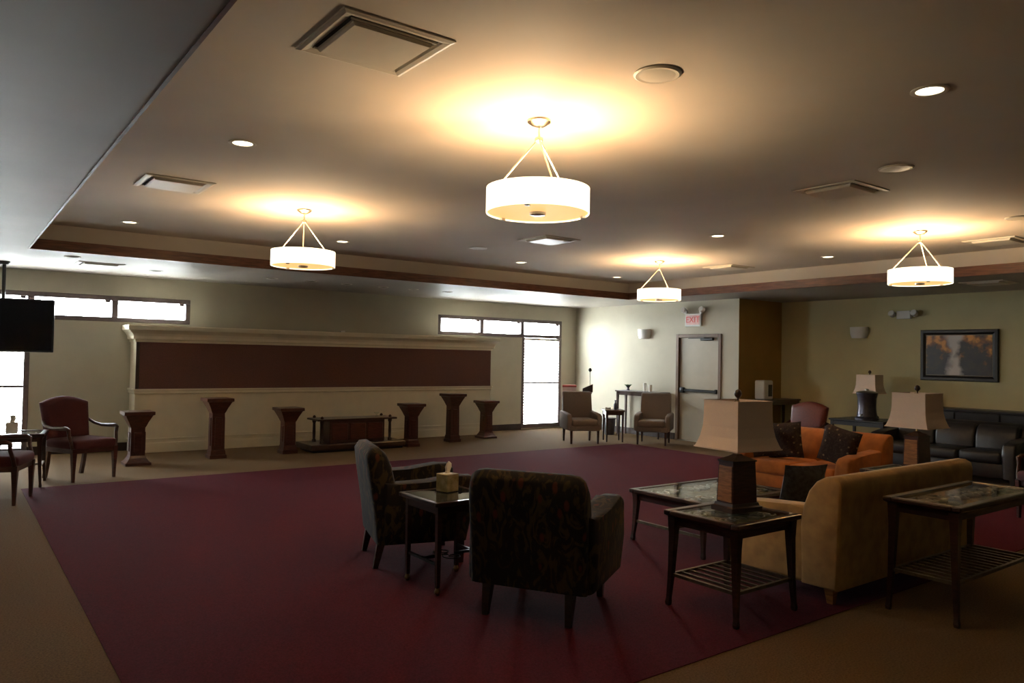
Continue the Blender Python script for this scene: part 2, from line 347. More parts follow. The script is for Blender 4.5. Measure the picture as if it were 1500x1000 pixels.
# pedestals
def pedestal(x, y, h, label, w=.39, flare=False):
    t = thing('pedestal', label, 'pedestal', (x, y, 0), 0, 'dark flower pedestals along the display wall')
    s = w/.39; c = .095*s
    obj('base', loft(BM(), [sq(0, 0, z, r*s, r*s) for r, z in (((.165, 0), (.165, .035), (.150, .045), (.135, .06), (.108, .10), (.098, .13)) if flare else ((.122, 0), (.122, .05), (.108, .06), (.105, .11), (.098, .13)))]), 'cherry', t)
    obj('shaft', loft(BM(), [sq(0, 0, .13, c, c), sq(0, 0, h-.23, c*.95, c*.95)]), 'cherry', t)
    for sx, sy in ((1, 0), (-1, 0), (0, 1), (0, -1)):
        a = (.012 if sx else .05*s); b = (.012 if sy else .05*s)
        obj('shaft_panel', box(BM(), (sx*c-a, sy*c-b, .19), (sx*c+a, sy*c+b, h-.29), .004, 1), 'cherry', t)
    obj('capital', loft(BM(), [sq(0, 0, h-z, r*s, r*s) for r, z in ((.09, .23), (.105, .20), (.125, .15), (.155, .09), (.172, .055))]), 'cherry', t)
    obj('top', loft(BM(), [sq(0, 0, h-z, r*s, r*s) for r, z in ((.172, .055), (.195, .045), (.195, .004), (.19, 0))]), 'cherry', t)
pedestal(2.17, 11.70, .748, 'short dark pedestal at the left end of the display wall, beside the burgundy chair', flare=True)
pedestal(3.30, 11.86, .904, 'tall dark pedestal, second from the left along the display wall')
pedestal(4.42, 11.90, .73, 'short dark pedestal just left of the low bier bench')
pedestal(6.61, 11.80, .755, 'short dark pedestal just right of the low bier bench', .375)
pedestal(7.65, 12.08, .90, 'tall dark pedestal right of the bier, second from the right', .375)
pedestal(8.60, 12.34, .739, 'short dark pedestal nearest the tall right window', .375, True)

# low bier bench
def bier():
    t = thing('bier_bench', 'low dark wooden bier with turned end posts on a wide plinth', 'bier', (5.58, 11.98, 0), 0)
    obj('plinth', box(BM(), (-.87, -.36, .04), (.83, .34, .13), .012, 2), 'dark_wood', t)
    obj('plinth_foot', boxes(((-.80, -.30, 0), (.80, .30, .04))), 'black_wood', t)
    obj('body', box(BM(), (-.50, -.20, .13), (.50, .22, .50), .008, 1), 'dark_wood', t)
    for s in (-1, 0, 1): obj('body_panel', box(BM(), (s*.32-.14, -.212, .18), (s*.32+.14, -.19, .45), .006, 1), 'cherry', t)
    obj('top_rail', box(BM(), (-.72, -.24, .50), (.72, .25, .53), .008, 1), 'dark_wood', t)
    for sx in (-1, 1):
        for sy in (-.16, .17):
            obj('post', lathe(BM(), [(.034, .13), (.034, .16), (.022, .18), (.026, .30), (.022, .44), (.034, .47), (.034, .50)], sx*.62, sy, 14), 'dark_wood', t, True)
            obj('finial', lathe(BM(), [(.02, .53), (.03, .545), (.018, .565), (.002, .575)], sx*.62, sy, 12), 'dark_wood', t, True)
bier()
tag(obj('glass_dish', lathe(BM(), [(.02, 0), (.022, .01), (.008, .03), (.04, .06), (.045, .075)], 0, 0, 16), 'table_glass', None, True, (6.02, 11.98, .531)), 'small clear glass dish on top of the low bier', 'dish')

# ------------------------------------------------------------------ seating prototypes (front = +X)
def wood_arm_chair(label, loc, rz, group, fabric='burgundy'):
    t = thing('arm_chair', label, 'chair', loc, rz, group)
    for sy in (-1, 1):
        obj('front_leg', loft(BM(), [sq(.27, sy*.265, z, w/2, w/2) for z, w in ((0, .028), (.15, .036), (.30, .05), (.40, .055))]), 'cherry', t)
        obj('back_leg', loft(BM(), [sq(x, sy*.235, z, .022, .02) for x, z in ((-.34, 0), (-.295, .18), (-.27, .36), (-.275, .46))]), 'cherry', t)
        pts = [(-.31, sy*.295, .70), (-.22, sy*.315, .655), (-.08, sy*.325, .635), (.08, sy*.325, .64), (.20, sy*.32, .645), (.235, sy*.315, .63), (.235, sy*.305, .56), (.262, sy*.29, .46), (.268, sy*.275, .40)]
        obj('arm', tube(BM(), pts, [.018, .019, .021, .024, .025, .024, .02, .02, .022], 8), 'cherry', t, 50)
    obj('apron', box(BM(), (-.28, -.275, .34), (.285, .275, .40), .006, 1), 'cherry', t)
    obj('seat', box(BM(), (-.27, -.285, .38), (.30, .285, .50), .045, 4), fabric, t, 60)
    # arched, raked back
    def back(inset, thick0, thick1):
        bm = BM(); rings = []
        N = 14
        outl = [(-.27, 0), (.27, 0)] + [(.30, .44)] + [(.30-.60*i/N, .46+.075*math.sin(PI*i/N)**1.0) for i in range(N+1)] + [(-.30, .44)]
        cen = (0, .25)
        def at(k, off): return [(-.30 - (cen[1]+(v-cen[1])*k)*.20 + off, cen[0]+(u-cen[0])*k, .47+cen[1]+(v-cen[1])*k) for u, v in outl]
        loft(bm, [at(.94, thick0), at(1.0, thick0+.02), at(1.0, thick1-.03), at(.95, thick1), at(.80, thick1+.018)])
        return bm
    obj('backrest', back(0, -.02, .075), fabric, t, 50)
    return t
def club_chair(label, loc, rz, group):
    t = thing('club_chair', label, 'chair', loc, rz, group)
    for sx, x in ((1, .27), (-1, -.27)):
        for sy in (-1, 1): obj('leg', leg(BM(), x, sy*.26, 0, .25, .032, .046, sx*.012), 'dark_wood', t)
    obj('seat_base', box(BM(), (-.31, -.30, .24), (.31, .30, .34), .02, 2), 'taupe', t, 50)
    obj('seat_cushion', box(BM(), (-.26, -.255, .33), (.335, .255, .46), .045, 4), 'taupe', t, 60)
    prof = [(-.30, .28), (-.19, .28), (-.225, .55), (-.275, .92), (-.30, .955), (-.345, .96), (-.375, .93), (-.345, .55)]
    obj('backrest', prism(BM(), prof, -.29, .29, 'y', .03, 3), 'taupe', t, 50)
    ap = [(-.31, .26), (.28, .26), (.295, .44), (.27, .53), (.20, .56), (-.10, .57), (-.30, .59), (-.335, .56)]
    for sy in (-1, 1):
        a, b = (.245, .345) if sy > 0 else (-.345, -.245)
        obj('arm', prism(BM(), ap, a, b, 'y', .03, 3), 'taupe', t, 50)
    return t
def lounge_chair(label, loc, rz, group):
    t = thing('upholstered_armchair', label, 'chair', loc, rz, group)
    for sy in (-1, 1):
        obj('front_leg', leg(BM(), .31, sy*.28, 0, .20, .036, .06, .01), 'dark_wood', t)
        obj('back_leg', leg(BM(), -.30, sy*.27, 0, .20, .036, .06, -.04), 'dark_wood', t)
    obj('seat_base', box(BM(), (-.33, -.31, .18), (.36, .31, .33), .03, 3), 'floral_dark', t, 50)
    obj('seat_cushion', box(BM(), (-.22, -.255, .32), (.40, .255, .47), .05, 4), 'floral_dark', t, 60)
    prof = [(-.345, .19), (-.18, .19), (-.18, .45), (-.205, .62), (-.245, .78), (-.285, .86), (-.34, .905), (-.40, .90), (-.435, .85), (-.42, .72), (-.375, .45)]
    bm = BM()
    # back widens towards a softly rounded top
    def ring(y, k): return [(-.30+(u+.30)*k, y, .19+(v-.19)*(1-(1-k)*.35)) for u, v in prof]
    loft(bm, [ring(-.375, .70), ring(-.36, .86), ring(-.33, .96), ring(-.28, 1.0), ring(.28, 1.0), ring(.33, .96), ring(.36, .86), ring(.375, .70)])
    obj('backrest', bm, 'floral_dark', t, 60)
    ap = [(-.30, .19), (.33, .19), (.375, .42), (.41, .56), (.405, .645), (.36, .685), (.27, .685), (.02, .65), (-.20, .64), (-.30, .65)]
    for sy in (-1, 1):
        a, b = (.255, .425) if sy > 0 else (-.425, -.255)
        obj('arm', prism(BM(), ap, a, b, 'y', .05, 4), 'floral_dark', t, 60)
    return t
def sofa(label, loc, rz, L, ncush, fabric, hb, cat='sofa', feet='amber_wood', loose=False):
    # front = +X, width along Y, back plane at x = -.46
    t = thing('sofa', label, cat, loc, rz); h = L/2
    for x in (-.38, .36):
        for sy in (-1, 1): obj('leg', leg(BM(), x, sy*(h-.07), 0, .13, .04, .075, (.01 if x > 0 else -.01), sy*.01), feet, t)
    obj('seat_base', box(BM(), (-.43, -h+.04, .10), (.43, h-.04, .30), .02, 2), fabric, t, 50)
    iw = (L-.34)/ncush
    for i in range(ncush):
        y0 = -h+.17+i*iw
        obj('seat_cushion', box(BM(), (-.22, y0+.003, .29), (.46, y0+iw-.003, .45), .05, 4), fabric, t, 60)
        if loose: obj('back_cushion', prism(BM(), [(-.24, .44), (-.07, .44), (-.075, .60), (-.13, .73), (-.21, .775), (-.29, .75)], y0+.004, y0+iw-.004, 'y', .04, 3), fabric, t, 60)
    k = hb/.84
    pr = [(-.46, .10), (-.20, .10), (-.19, .50), (-.21, .62*k), (-.25, .73*k), (-.305, .80*k), (-.37, .838*k), (-.43, .84*k), (-.475, .815*k), (-.485, .76*k)]
    obj('backrest', prism(BM(), pr, -h, h, 'y', .018, 3), fabric, t, 50)
    ap = [(-.30, .10), (.435, .10), (.455, .40), (.45, .535), (.41, .575), (.20, .595), (-.10, .615), (-.30, .64)]
    for sy in (-1, 1):
        a, b = (h-.17, h-.004) if sy > 0 else (-h+.004, -h+.17)
        obj('arm', prism(BM(), ap, a, b, 'y', .035, 3), fabric, t, 50)
    return t
def pillow(label, loc, rot, s, m, group='scatter cushions on the sofas', name='throw_pillow'):
    bm = BM(); n = 10; top = {}; bot = {}
    for i in range(n+1):
        for j in range(n+1):
            u, v = -1+2*i/n, -1+2*j/n
            k = (1-u**4)*(1-v**4); pin = 1-.07*(1-abs(u*v))*0 - .06*((1-u*u)*(v*v)+(1-v*v)*(u*u))
            th = .075*max(k, 0)**.55*s/.42
            x, y = u*s/2*pin, v*s/2*pin
            top[i, j] = bm.verts.new((x, y, th)); bot[i, j] = bm.verts.new((x, y, -th)) if 0 < i < n and 0 < j < n else top[i, j]
    for i in range(n):
        for j in range(n):
            bm.faces.new((top[i, j], top[i+1, j], top[i+1, j+1], top[i, j+1]))
            q = [bot[i, j], bot[i, j+1], bot[i+1, j+1], bot[i+1, j]]
            bm.faces.new(q)
    return tag(obj(name, bm, m, None, 60, loc, rot), label, 'pillow', group)

# ------------------------------------------------------------------ tables
def spiral(bm, cx, cy, z, r, turns, a0, sgn=1, tr=.009):
    n = int(26*turns)
    pts = [(cx + (r*(1-i/n)+.01)*math.cos(a0+sgn*2*PI*turns*i/n), cy + (r*(1-i/n)+.01)*math.sin(a0+sgn*2*PI*turns*i/n), z) for i in range(n+1)]
    return tube(bm, pts, tr, 6)
def scroll_table(name, label, loc, lx, ly, h, shelf, group, rz=0, wood='dark_wood', fw=.055, shelf_slats=True):
    # lx, ly outer top size; centre at loc
    t = thing(name, label, 'table', loc, rz, group); ax, ay = lx/2, ly/2
    # moulded frame rails round the glass
    def rail(lo, hi): return box(BM(), lo, hi, .008, 2)
    obj('top_rail', rail((-ax, -ay, h-.032), (ax, -ay+fw, h)), wood, t); obj('top_rail', rail((-ax, ay-fw, h-.032), (ax, ay, h)), wood, t)
    obj('top_rail', rail((-ax, -ay+fw, h-.032), (-ax+fw, ay-fw, h)), wood, t); obj('top_rail', rail((ax-fw, -ay+fw, h-.032), (ax, ay-fw, h)), wood, t)
    obj('top_molding', loft(BM(), [sq(0, 0, h-a, ax-b, ay-b) for a, b in ((.066, .042), (.05, .036), (.04, .022), (.033, .008))]), wood, t)
    obj('stone_inset', box(BM(), (-ax+fw-.01, -ay+fw-.01, h-.033), (ax-fw+.01, ay-fw+.01, h-.026)), 'stone_inset', t)
    bm = BM(); nx = max(1, round((lx-2*fw)/.32)); ny = max(1, round((ly-2*fw)/.32)); cxs = (lx-2*fw)/nx; cys = (ly-2*fw)/ny; k = 0
    for i in range(nx):
        for j in range(ny):
            cx = -ax+fw+cxs*(i+.5); cy = -ay+fw+cys*(j+.5); r = min(cxs, cys)*.23
            spiral(bm, cx-r*.9, cy, h-.019, r, 1.6, .3+k, 1); spiral(bm, cx+r*.9, cy, h-.019, r, 1.6, PI+k, -1); k += 1.3
    obj('scroll_ornament', bm, 'metal_brushed', t, 60)
    obj('glass_top', box(BM(), (-ax+fw-.004, -ay+fw-.004, h-.012), (ax-fw+.004, ay-fw+.004, h-.006)), 'table_glass', t)
    obj('apron', boxes(((-ax+.045, -ay+.045, h-.095), (ax-.045, -ay+.065, h-.032)), ((-ax+.045, ay-.065, h-.095), (ax-.045, ay-.045, h-.032)),
        ((-ax+.045, -ay+.065, h-.095), (-ax+.065, ay-.065, h-.032)), ((ax-.065, -ay+.065, h-.095), (ax-.045, ay-.065, h-.032))), wood, t)
    for sx in (-1, 1):
        for sy in (-1, 1):
            x, y = sx*(ax-.05), sy*(ay-.05)
            obj('leg', loft(BM(), [sq(x+sx*d, y+sy*d, z, w_/2, w_/2) for z, w_, d in ((0, .026, .02), (.02, .032, .02), (.05, .026, .018), (h*.35, .034, .008), (h*.75, .046, 0), (h-.034, .058, 0))]), wood, t)
    if shelf:
        X, Y = ax-.045, ay-.045
        if shelf_slats:
            for y in (-Y, Y): obj('shelf_rail', box(BM(), (-X, y-.011, shelf-.01), (X, y+.011, shelf+.01)), 'brass_dull', t)
            for x in (-X, X): obj('shelf_rail', box(BM(), (x-.011, -Y+.011, shelf-.01), (x+.011, Y-.011, shelf+.01)), 'brass_dull', t)
            n = max(3, round(2*X/.085)); me = None
            for i in range(1, n):
                x = -X + 2*X*i/n
                if me is None: so = obj('shelf_slat', box(BM(), (-.008, -Y, -.007), (.008, Y, .007)), 'brass_dull', t); me = so.data
                else: so = bpy.data.objects.new('shelf_slat', me); COL.objects.link(so); so.parent = t
                so.location = (x, 0, shelf)
        else:
            for x in (-X, X): obj('stretcher', box(BM(), (x-.012, -Y, shelf-.011), (x+.012, Y, shelf+.011)), 'brass_dull', t)
            obj('stretcher', box(BM(), (-X, -.012, shelf-.011), (X, .012, shelf+.011)), 'brass_dull', t)
    return t
mat('brass_dull', (.16, .13, .09), .42, .15, 30, metal=.6)
def plain_table(name, label, loc, lx, ly, h, wood, rz=0, group=None, cat='table', shelf=None):
    t = thing(name, label, cat, loc, rz, group); ax, ay = lx/2, ly/2
    obj('table_top', box(BM(), (-ax, -ay, h-.03), (ax, ay, h), .008, 2), wood, t)
    obj('apron', boxes(((-ax+.03, -ay+.03, h-.10), (ax-.03, ay-.03, h-.03))), wood, t)
    for sx in (-1, 1):
        for sy in (-1, 1): obj('leg', leg(BM(), sx*(ax-.045), sy*(ay-.045), 0, h-.03, .026, .045), wood, t)
    if shelf: obj('shelf', box(BM(), (-ax+.05, -ay+.05, shelf-.01), (ax-.05, ay-.05, shelf+.01)), wood, t)
    return t
def tissue_box(label, loc, rz, m='tissue_box_print'):
    t = thing('tissue_box', label, 'tissue box', loc, rz, 'tissue boxes on side tables')
    obj('carton', box(BM(), (-.058, -.058, 0), (.058, .058, .125), .003, 1), m, t)
    obj('opening', lathe(BM(), [(.036, .1252), (.036, .1262)], 0, 0, 20), 'paper_white', t)
    bm = BM(); rings = []
    for k, (z, r) in enumerate(((.12, .022), (.145, .018), (.17, .024), (.195, .02), (.212, .004))):
        rings.append([(r*(1+.45*math.sin(3*a+k))*math.cos(a)+.006*k*.4, .55*r*(1+.3*math.cos(2*a+k))*math.sin(a), z) for a in [2*PI*i/14 for i in range(14)]])
    obj('tissue', loft(bm, rings), 'paper_white', t, 60)
    return t
def table_lamp(label, loc, rz, sc=1.0, body=True, group='bell shade table lamps'):
    t = thing('table_lamp', label, 'lamp', loc, rz, group); t.scale = (sc, sc, sc)
    obj('foot', loft(BM(), [sq(0, 0, z, a, b) for z, a, b in ((0, .135, .095), (.03, .135, .095), (.038, .12, .082), (.055, .115, .078))]), 'dark_wood', t)
    bo = obj('body', loft(BM(), [sq(0, 0, z, a, b) for z, a, b in ((.055, .108, .072), (.30, .10, .064), (.32, .10, .064))]), 'cherry', t)
    obj('lit_side', loft(BM(), [[(-x-.003, -y, z) for y, x in ((w_, a), (-w_, a))] + [(-x+.006, y, z) for y, x in ((w_, a), (-w_, a))][::1] for z, w_, a in ((.065, .062, .1085), (.295, .056, .1005))]), 'amber_wood', bo)  # brighter wood colour stands in for light on this face of the body
    obj('body_cap', loft(BM(), [sq(0, 0, z, a, b) for z, a, b in ((.32, .106, .07), (.33, .106, .07), (.36, .03, .025), (.37, .018, .018))]), 'dark_wood', t)
    obj('stem', lathe(BM(), [(.010, .37), (.010, .72)], 0, 0, 10), 'brass', t)
    bm = BM(); rings = []
    for z, r in ((.405, .197), (.44, .183), (.485, .169), (.55, .158), (.63, .154), (.72, .153)): rings.append(sq(0, 0, z, r, r))
    inner = [[(x*.985, y*.985, z) for x, y, z in r] for r in reversed(rings)]
    allr = rings + inner
    loft(bm, allr, cap=False)
    n = len(rings[0]); bm.verts.ensure_lookup_table()
    last = [bm.verts[(len(allr)-1)*4+i] for i in range(4)]; first = [bm.verts[i] for i in range(4)]
    for i in range(4): bm.faces.new((last[i], last[(i+1) % 4], first[(i+1) % 4], first[i]))
    sh = obj('lamp_shade', bm, 'shade_linen', t)
    for z, r in ((.405, .199), (.713, .155)):
        bm = BM(); loft(bm, [sq(0, 0, z, r, r), sq(0, 0, z+.009, r, r), sq(0, 0, z+.009, r-.004, r-.004), sq(0, 0, z, r-.004, r-.004), sq(0, 0, z, r, r)], cap=False)
        obj('shade_trim', bm, 'shade_linen', sh)
    obj('finial', lathe(BM(), [(.006, .72), (.006, .735), (.022, .75), (.026, .765), (.018, .785), (.004, .795)], 0, 0, 14), 'dark_wood', t, True)
    obj('harp', tube(BM(), [(0, .015+.07*math.sin(a), .50+.225*(i/10)) for i, a in enumerate([PI*k/10 for k in range(11)])], .003, 6), 'brass', t)
    return t

D = math.radians
# foreground lounge group
lounge_chair('dark floral armchair seen from the side, left of the small tissue table', (3.02, 5.33, .004), D(-17), 'dark floral armchairs')
lounge_chair('dark floral armchair seen from behind in the middle foreground', (3.155, 3.82, .004), D(31), 'dark floral armchairs')
def caster_table():
    t = thing('side_table', 'small dark glass-topped side table between the two floral armchairs', 'table', (2.875, 4.57, .004), 0)
    h = .622
    for lo, hi in (((-.26, -.26), (.26, -.225)), ((-.26, .225), (.26, .26)), ((-.26, -.225), (-.225, .225)), ((.225, -.225), (.26, .225))):
        obj('top_rail', box(BM(), (*lo, h-.03), (*hi, h), .006, 2), 'dark_wood', t)
    obj('glass_top', box(BM(), (-.228, -.228, h-.012), (.228, .228, h-.003)), 'black_glass', t)
    obj('apron', boxes(((-.22, -.22, h-.085), (.22, -.20, h-.03)), ((-.22, .20, h-.085), (.22, .22, h-.03)), ((-.22, -.2, h-.085), (-.2, .2, h-.03)), ((.2, -.2, h-.085), (.22, .2, h-.03))), 'dark_wood', t)
    for sx in (-1, 1):
        for sy in (-1, 1):
            lg = obj('leg', leg(BM(), sx*.205, sy*.205, .045, h-.03, .026, .036), 'dark_wood', t)
            obj('foot', lathe(BM(), [(.012, 0), (.019, .012), (.021, .024), (.014, .038), (.014, .046)], sx*.205, sy*.205, 12), 'brass', lg, True)
    bm = BM()
    for y in (-.07, .07): spiral(bm, 0, y, .20, .07, 1.5, PI/2 if y < 0 else -PI/2, 1 if y < 0 else -1, .004)
    obj('scroll_stretcher', bm, 'metal_dark', t, 60)
    for lo, hi in (((-.205, -.009), (-.06, .009)), ((.06, -.009), (.205, .009)), ((-.214, -.205), (-.196, .205)), ((.196, -.205), (.214, .205))):
        obj('stretcher', box(BM(), (*lo, .19), (*hi, .208)), 'metal_dark', t)
mat('black_glass', (.03, .034, .04), .03, .05, 5, spec=1.0)
caster_table()
tissue_box('tissue box with floral print on the side table between the floral armchairs', (2.93, 4.68, .627), D(12))
scroll_table('end_table', 'dark square end table with slatted shelf holding the nearest lamp', (4.125, 3.10, .004), .66, .59, .618, .20, 'scroll-top lounge tables')
table_lamp('cream bell-shade lamp on the nearest end table', (4.20, 3.12, .623), D(-8), 1.0)
scroll_table('coffee_table', 'low rectangular coffee table with scroll glass top before the orange sofa', (5.50, 4.36, .004), 1.22, .84, .452, .17, 'scroll-top lounge tables', shelf_slats=False)
scroll_table('sofa_table', 'tall scroll-top console table behind the tan sofa at the right', (5.59, 2.30, .0), 1.26, .48, .735, .26, 'scroll-top lounge tables')
sofa('tan suede sofa with its back to the camera', (5.69, 3.165, .004), D(90), 1.98, 2, 'suede_tan', .84)
sofa('orange suede loveseat with patterned cushions behind the coffee table', (8.14, 5.03, .004), D(180), 1.48, 2, 'suede_orange', .80)
scroll_table('end_table', 'dark end table between the tan and orange sofas under the second lamp', (7.06, 3.37, .004), .60, .62, .635, .20, 'scroll-top lounge tables')
table_lamp('cream bell-shade lamp between the tan sofa and the orange loveseat', (7.05, 3.30, .64), D(-3), .98)
pillow('dark patterned cushion at the far arm of the orange loveseat', (8.04, 5.30, .675), (D(90), D(-6), D(-78)), .43, 'pillow_pattern')
pillow('second dark patterned cushion lying against the far arm of the loveseat', (7.72, 5.38, .645), (D(62), 0, D(-20)), .34, 'pillow_pattern')
pillow('dark patterned cushion at the near end of the orange loveseat', (8.02, 4.60, .675), (D(90), D(14), D(-84)), .43, 'pillow_pattern')
pillow('dark blue cushion leaning in the corner of the tan sofa', (5.24, 3.30, .655), (D(74), 0, D(158)), .37, 'pillow_blue')

# ------------------------------------------------------------------ left window corner
wood_arm_chair('burgundy wooden-armed chair left of the first pedestal', (1.37, 10.80, 0), D(-64), 'burgundy wooden-armed chairs')
wood_arm_chair('burgundy wooden-armed chair cut off by the left edge of the photo', (.42, 9.52, .004), D(-20), 'burgundy wooden-armed chairs')
scroll_table('corner_table', 'dark side table between the burgundy chairs under the left window', (.70, 10.56, 0), .56, .56, .62, .24, None, D(-10), shelf_slats=False)
tissue_box('pale tissue box on the table beneath the hanging screen', (.62, 10.42, .622), D(-5), 'paper_white')
def screen():
    t = thing('hanging_television', 'flat black television hanging from a ceiling pole at the left', 'television', (.59, 12.36, 0), D(-3))
    obj('pole', lathe(BM(), [(.022, 1.95), (.022, 2.76)], 0, .05, 12), 'plastic_black', t, True)
    obj('ceiling_plate', lathe(BM(), [(.05, 2.74), (.07, 2.765), (.07, 2.785)], 0, .05, 16), 'plastic_black', t, True)
    b = obj('housing', box(BM(), (-.60, -.025, -.365), (.60, .035, .365), .008, 2), 'plastic_black', t, None, (0, -.03, 1.915), (D(5), 0, 0))
    obj('display', box(BM(), (-.575, -.029, -.335), (.575, -.0255, .345)), 'screen_glass', b)
    obj('mount_bracket', box(BM(), (-.12, .0, 1.80), (.12, .05, 2.02)), 'metal_dark', t)
mat('screen_glass', (.008, .010, .016), .18, .02, 4, spec=.6)
screen()

# ------------------------------------------------------------------ right corner seating
club_chair('taupe armchair under the corner, nearest the bright tall window', (9.78, 10.86, 0), D(-116), 'taupe upholstered chairs')
club_chair('taupe armchair beside the exit door', (10.90, 10.02, 0), D(-145), 'taupe upholstered chairs')
plain_table('accent_table', 'small dark table between the two taupe armchairs', (10.50, 10.72, 0), .44, .40, .62, 'dark_wood', D(57))
def bottle(name, label, loc, prof, m, cat, group=None): return tag(obj(name, lathe(BM(), prof, 0, 0, 14), m, None, True, loc), label, cat, group)
bottle('hand_pump_bottle', 'small grey bottle on the table between the taupe chairs', (10.50, 10.66, .62), [(.034, 0), (.036, .10), (.014, .13), (.012, .16), (.018, .165), (.018, .185)], 'urn_metal', 'bottle')
tag(obj('paper_stack', box(BM(), (-.07, -.05, 0), (.07, .05, .035), .003, 1), 'paper_white', None, False, (10.44, 10.80, .62), (0, 0, D(40))), 'small white card box behind the grey bottle', 'box')
plain_table('console_table', 'narrow dark console table against the wall beside the exit door', (11.70, 11.10, 0), .34, 1.26, .945, 'dark_wood')
def candle(label, loc, h): return bottle('pillar_candle', label, loc, [(.035, 0), (.036, h-.01), (.03, h)], 'paper_white', 'candle', 'white pillar candles on the console')
candle('taller white candle on the console, nearer the corner', (11.70, 11.02, .945), .17); candle('shorter white candle on the console, nearer the door', (11.70, 10.86, .945), .14)
def vase():
    t = thing('plant_vase', 'small dark plant in a cup on the console table', 'plant', (11.70, 11.50, .945))
    obj('cup', lathe(BM(), [(.03, 0), (.035, .01), (.02, .05), (.05, .09)], 0, 0, 14), 'urn_metal', t, True)
    for i in range(7):
        a = i*.9; obj('leaf', loft(BM(), [sq(.02*math.cos(a), .02*math.sin(a), .07, .005, .005), sq(.06*math.cos(a), .06*math.sin(a), .12, .014, .014), sq(.09*math.cos(a), .09*math.sin(a), .125, .003, .003)]), 'leaf', t)
vase()
def bin_():
    t = thing('waste_bin', 'grey waste bin on the floor behind the accent table', 'bin', (11.34, 11.68, 0))
    bm = BM(); lathe(bm, [(.10, 0), (.105, .02), (.135, .34), (.14, .345), (.13, .345), (.10, .03)], 0, 0, 20); obj('bucket', bm, 'urn_metal', t, True)
    obj('rim', lathe(BM(), [(.142, .335), (.146, .345), (.142, .355), (.132, .352)], 0, 0, 20), 'plastic_black', t, True)
bin_()
plain_table('register_stand', 'tall dark stand in the corner behind the first taupe chair', (10.98, 12.32, 0), .62, .42, .88, 'cherry', D(-42))
def carton():
    t = thing('gift_box', 'pale pink box with a red band on the corner stand', 'box', (10.86, 12.44, .88), D(-42))
    obj('carton', box(BM(), (-.15, -.09, 0), (.15, .09, .13), .003, 1), 'box_pink', t)
    obj('band', box(BM(), (-.152, -.092, .10), (.152, .092, .145), .003, 1), 'box_red', t)
carton()
def lectern():
    t = thing('tabletop_lectern', 'dark slanted lectern with a thin lamp stalk on the corner stand', 'lectern', (11.13, 12.17, .88), D(-42))
    obj('desk', prism(BM(), [(-.10, 0), (.12, 0), (.12, .18), (-.10, .08)], -.11, .11, 'y'), 'dark_wood', t)
    obj('stalk', tube(BM(), [(.06, .02, .12), (.06, .02, .30), (.055, .02, .46)], .008, 8), 'metal_dark', t)
    obj('lamp_head', lathe(BM(), [(.012, .44), (.035, .46), (.038, .49), (.02, .52)], .055, .02, 14), 'metal_dark', t, True)
lectern()

# ------------------------------------------------------------------ right background
wood_arm_chair('red-backed chair standing behind the orange loveseat', (10.22, 6.56, .004), D(178), 'burgundy wooden-armed chairs', 'red_leather')
wood_arm_chair('burgundy wooden-armed chair cut off by the right edge of the photo', (9.25, 2.86, .004), D(150), 'burgundy wooden-armed chairs')
plain_table('wall_table', 'dark narrow table against the ochre wall', (12.66, 8.58, 0), 1.16, .40, .90, 'dark_wood')
def dispenser():
    t = thing('towel_dispenser', 'white boxy dispenser with a dark window on the ochre-wall table', 'dispenser', (12.30, 8.56, .90))
    obj('housing', box(BM(), (-.14, -.11, 0), (.14, .11, .36), .03, 3), 'plastic_white', t, 50)
    obj('window', box(BM(), (-.02, -.114, .06), (.10, -.105, .28), .004, 1), 'plastic_black', t)
dispenser()
plain_table('serving_table', 'dark serving table holding the coffee urn by the painting wall', (12.42, 6.62, 0), .80, .95, .675, 'black_wood', shelf=.25)
def urn():
    t = thing('coffee_urn', 'dark grey coffee urn with a shiny lid', 'urn', (12.22, 6.53, .675))
    obj('body', lathe(BM(), [(.185, 0), (.185, .03), (.155, .06), (.14, .20), (.145, .36), (.165, .43), (.165, .45)], 0, 0, 28), 'urn_metal', t, True)
    obj('lid', lathe(BM(), [(.165, .45), (.15, .465), (.08, .485), (.03, .49), (.03, .505), (.018, .515)], 0, 0, 28), 'metal_brushed', t, True)
    obj('spout', tube(BM(), [(-.14, 0, .09), (-.19, 0, .09), (-.20, 0, .06)], .012, 8), 'metal_brushed', t)
urn()
table_lamp('pale-shaded lamp behind the coffee urn, close to the wall', (12.66, 6.72, .675), D(4), 1.03)
sofa('black leather three-seat sofa along the right wall', (11.72, 5.0, 0), D(180), 1.98, 3, 'black_leather', .80, feet='black_wood', loose=True)
def credenza():
    t = thing('credenza', 'long black credenza below the framed street painting', 'cabinet', (12.98, 4.75, 0))
    obj('body', box(BM(), (-.22, -1.30, .08), (.22, 1.30, .885), .006, 1), 'black_wood', t)
    obj('top', box(BM(), (-.25, -1.34, .885), (.24, 1.34, .92), .008, 2), 'black_wood', t)
    obj('plinth', boxes(((-.19, -1.26, 0), (.2, 1.26, .08))), 'black_wood', t)
    for i in range(4):
        y = -1.28+i*.64; d = obj('door', box(BM(), (-.238, y+.01, .11), (-.218, y+.63, .87), .005, 1), 'black_wood', t)
        obj('knob', lathe(BM(), [(.006, 0), (.006, .012), (.014, .02), (.002, .026)], 0, 0, 10), 'brass', d, True, (-.237, y+(.57 if i % 2 == 0 else .07), .55), (0, D(-90), 0))
credenza()
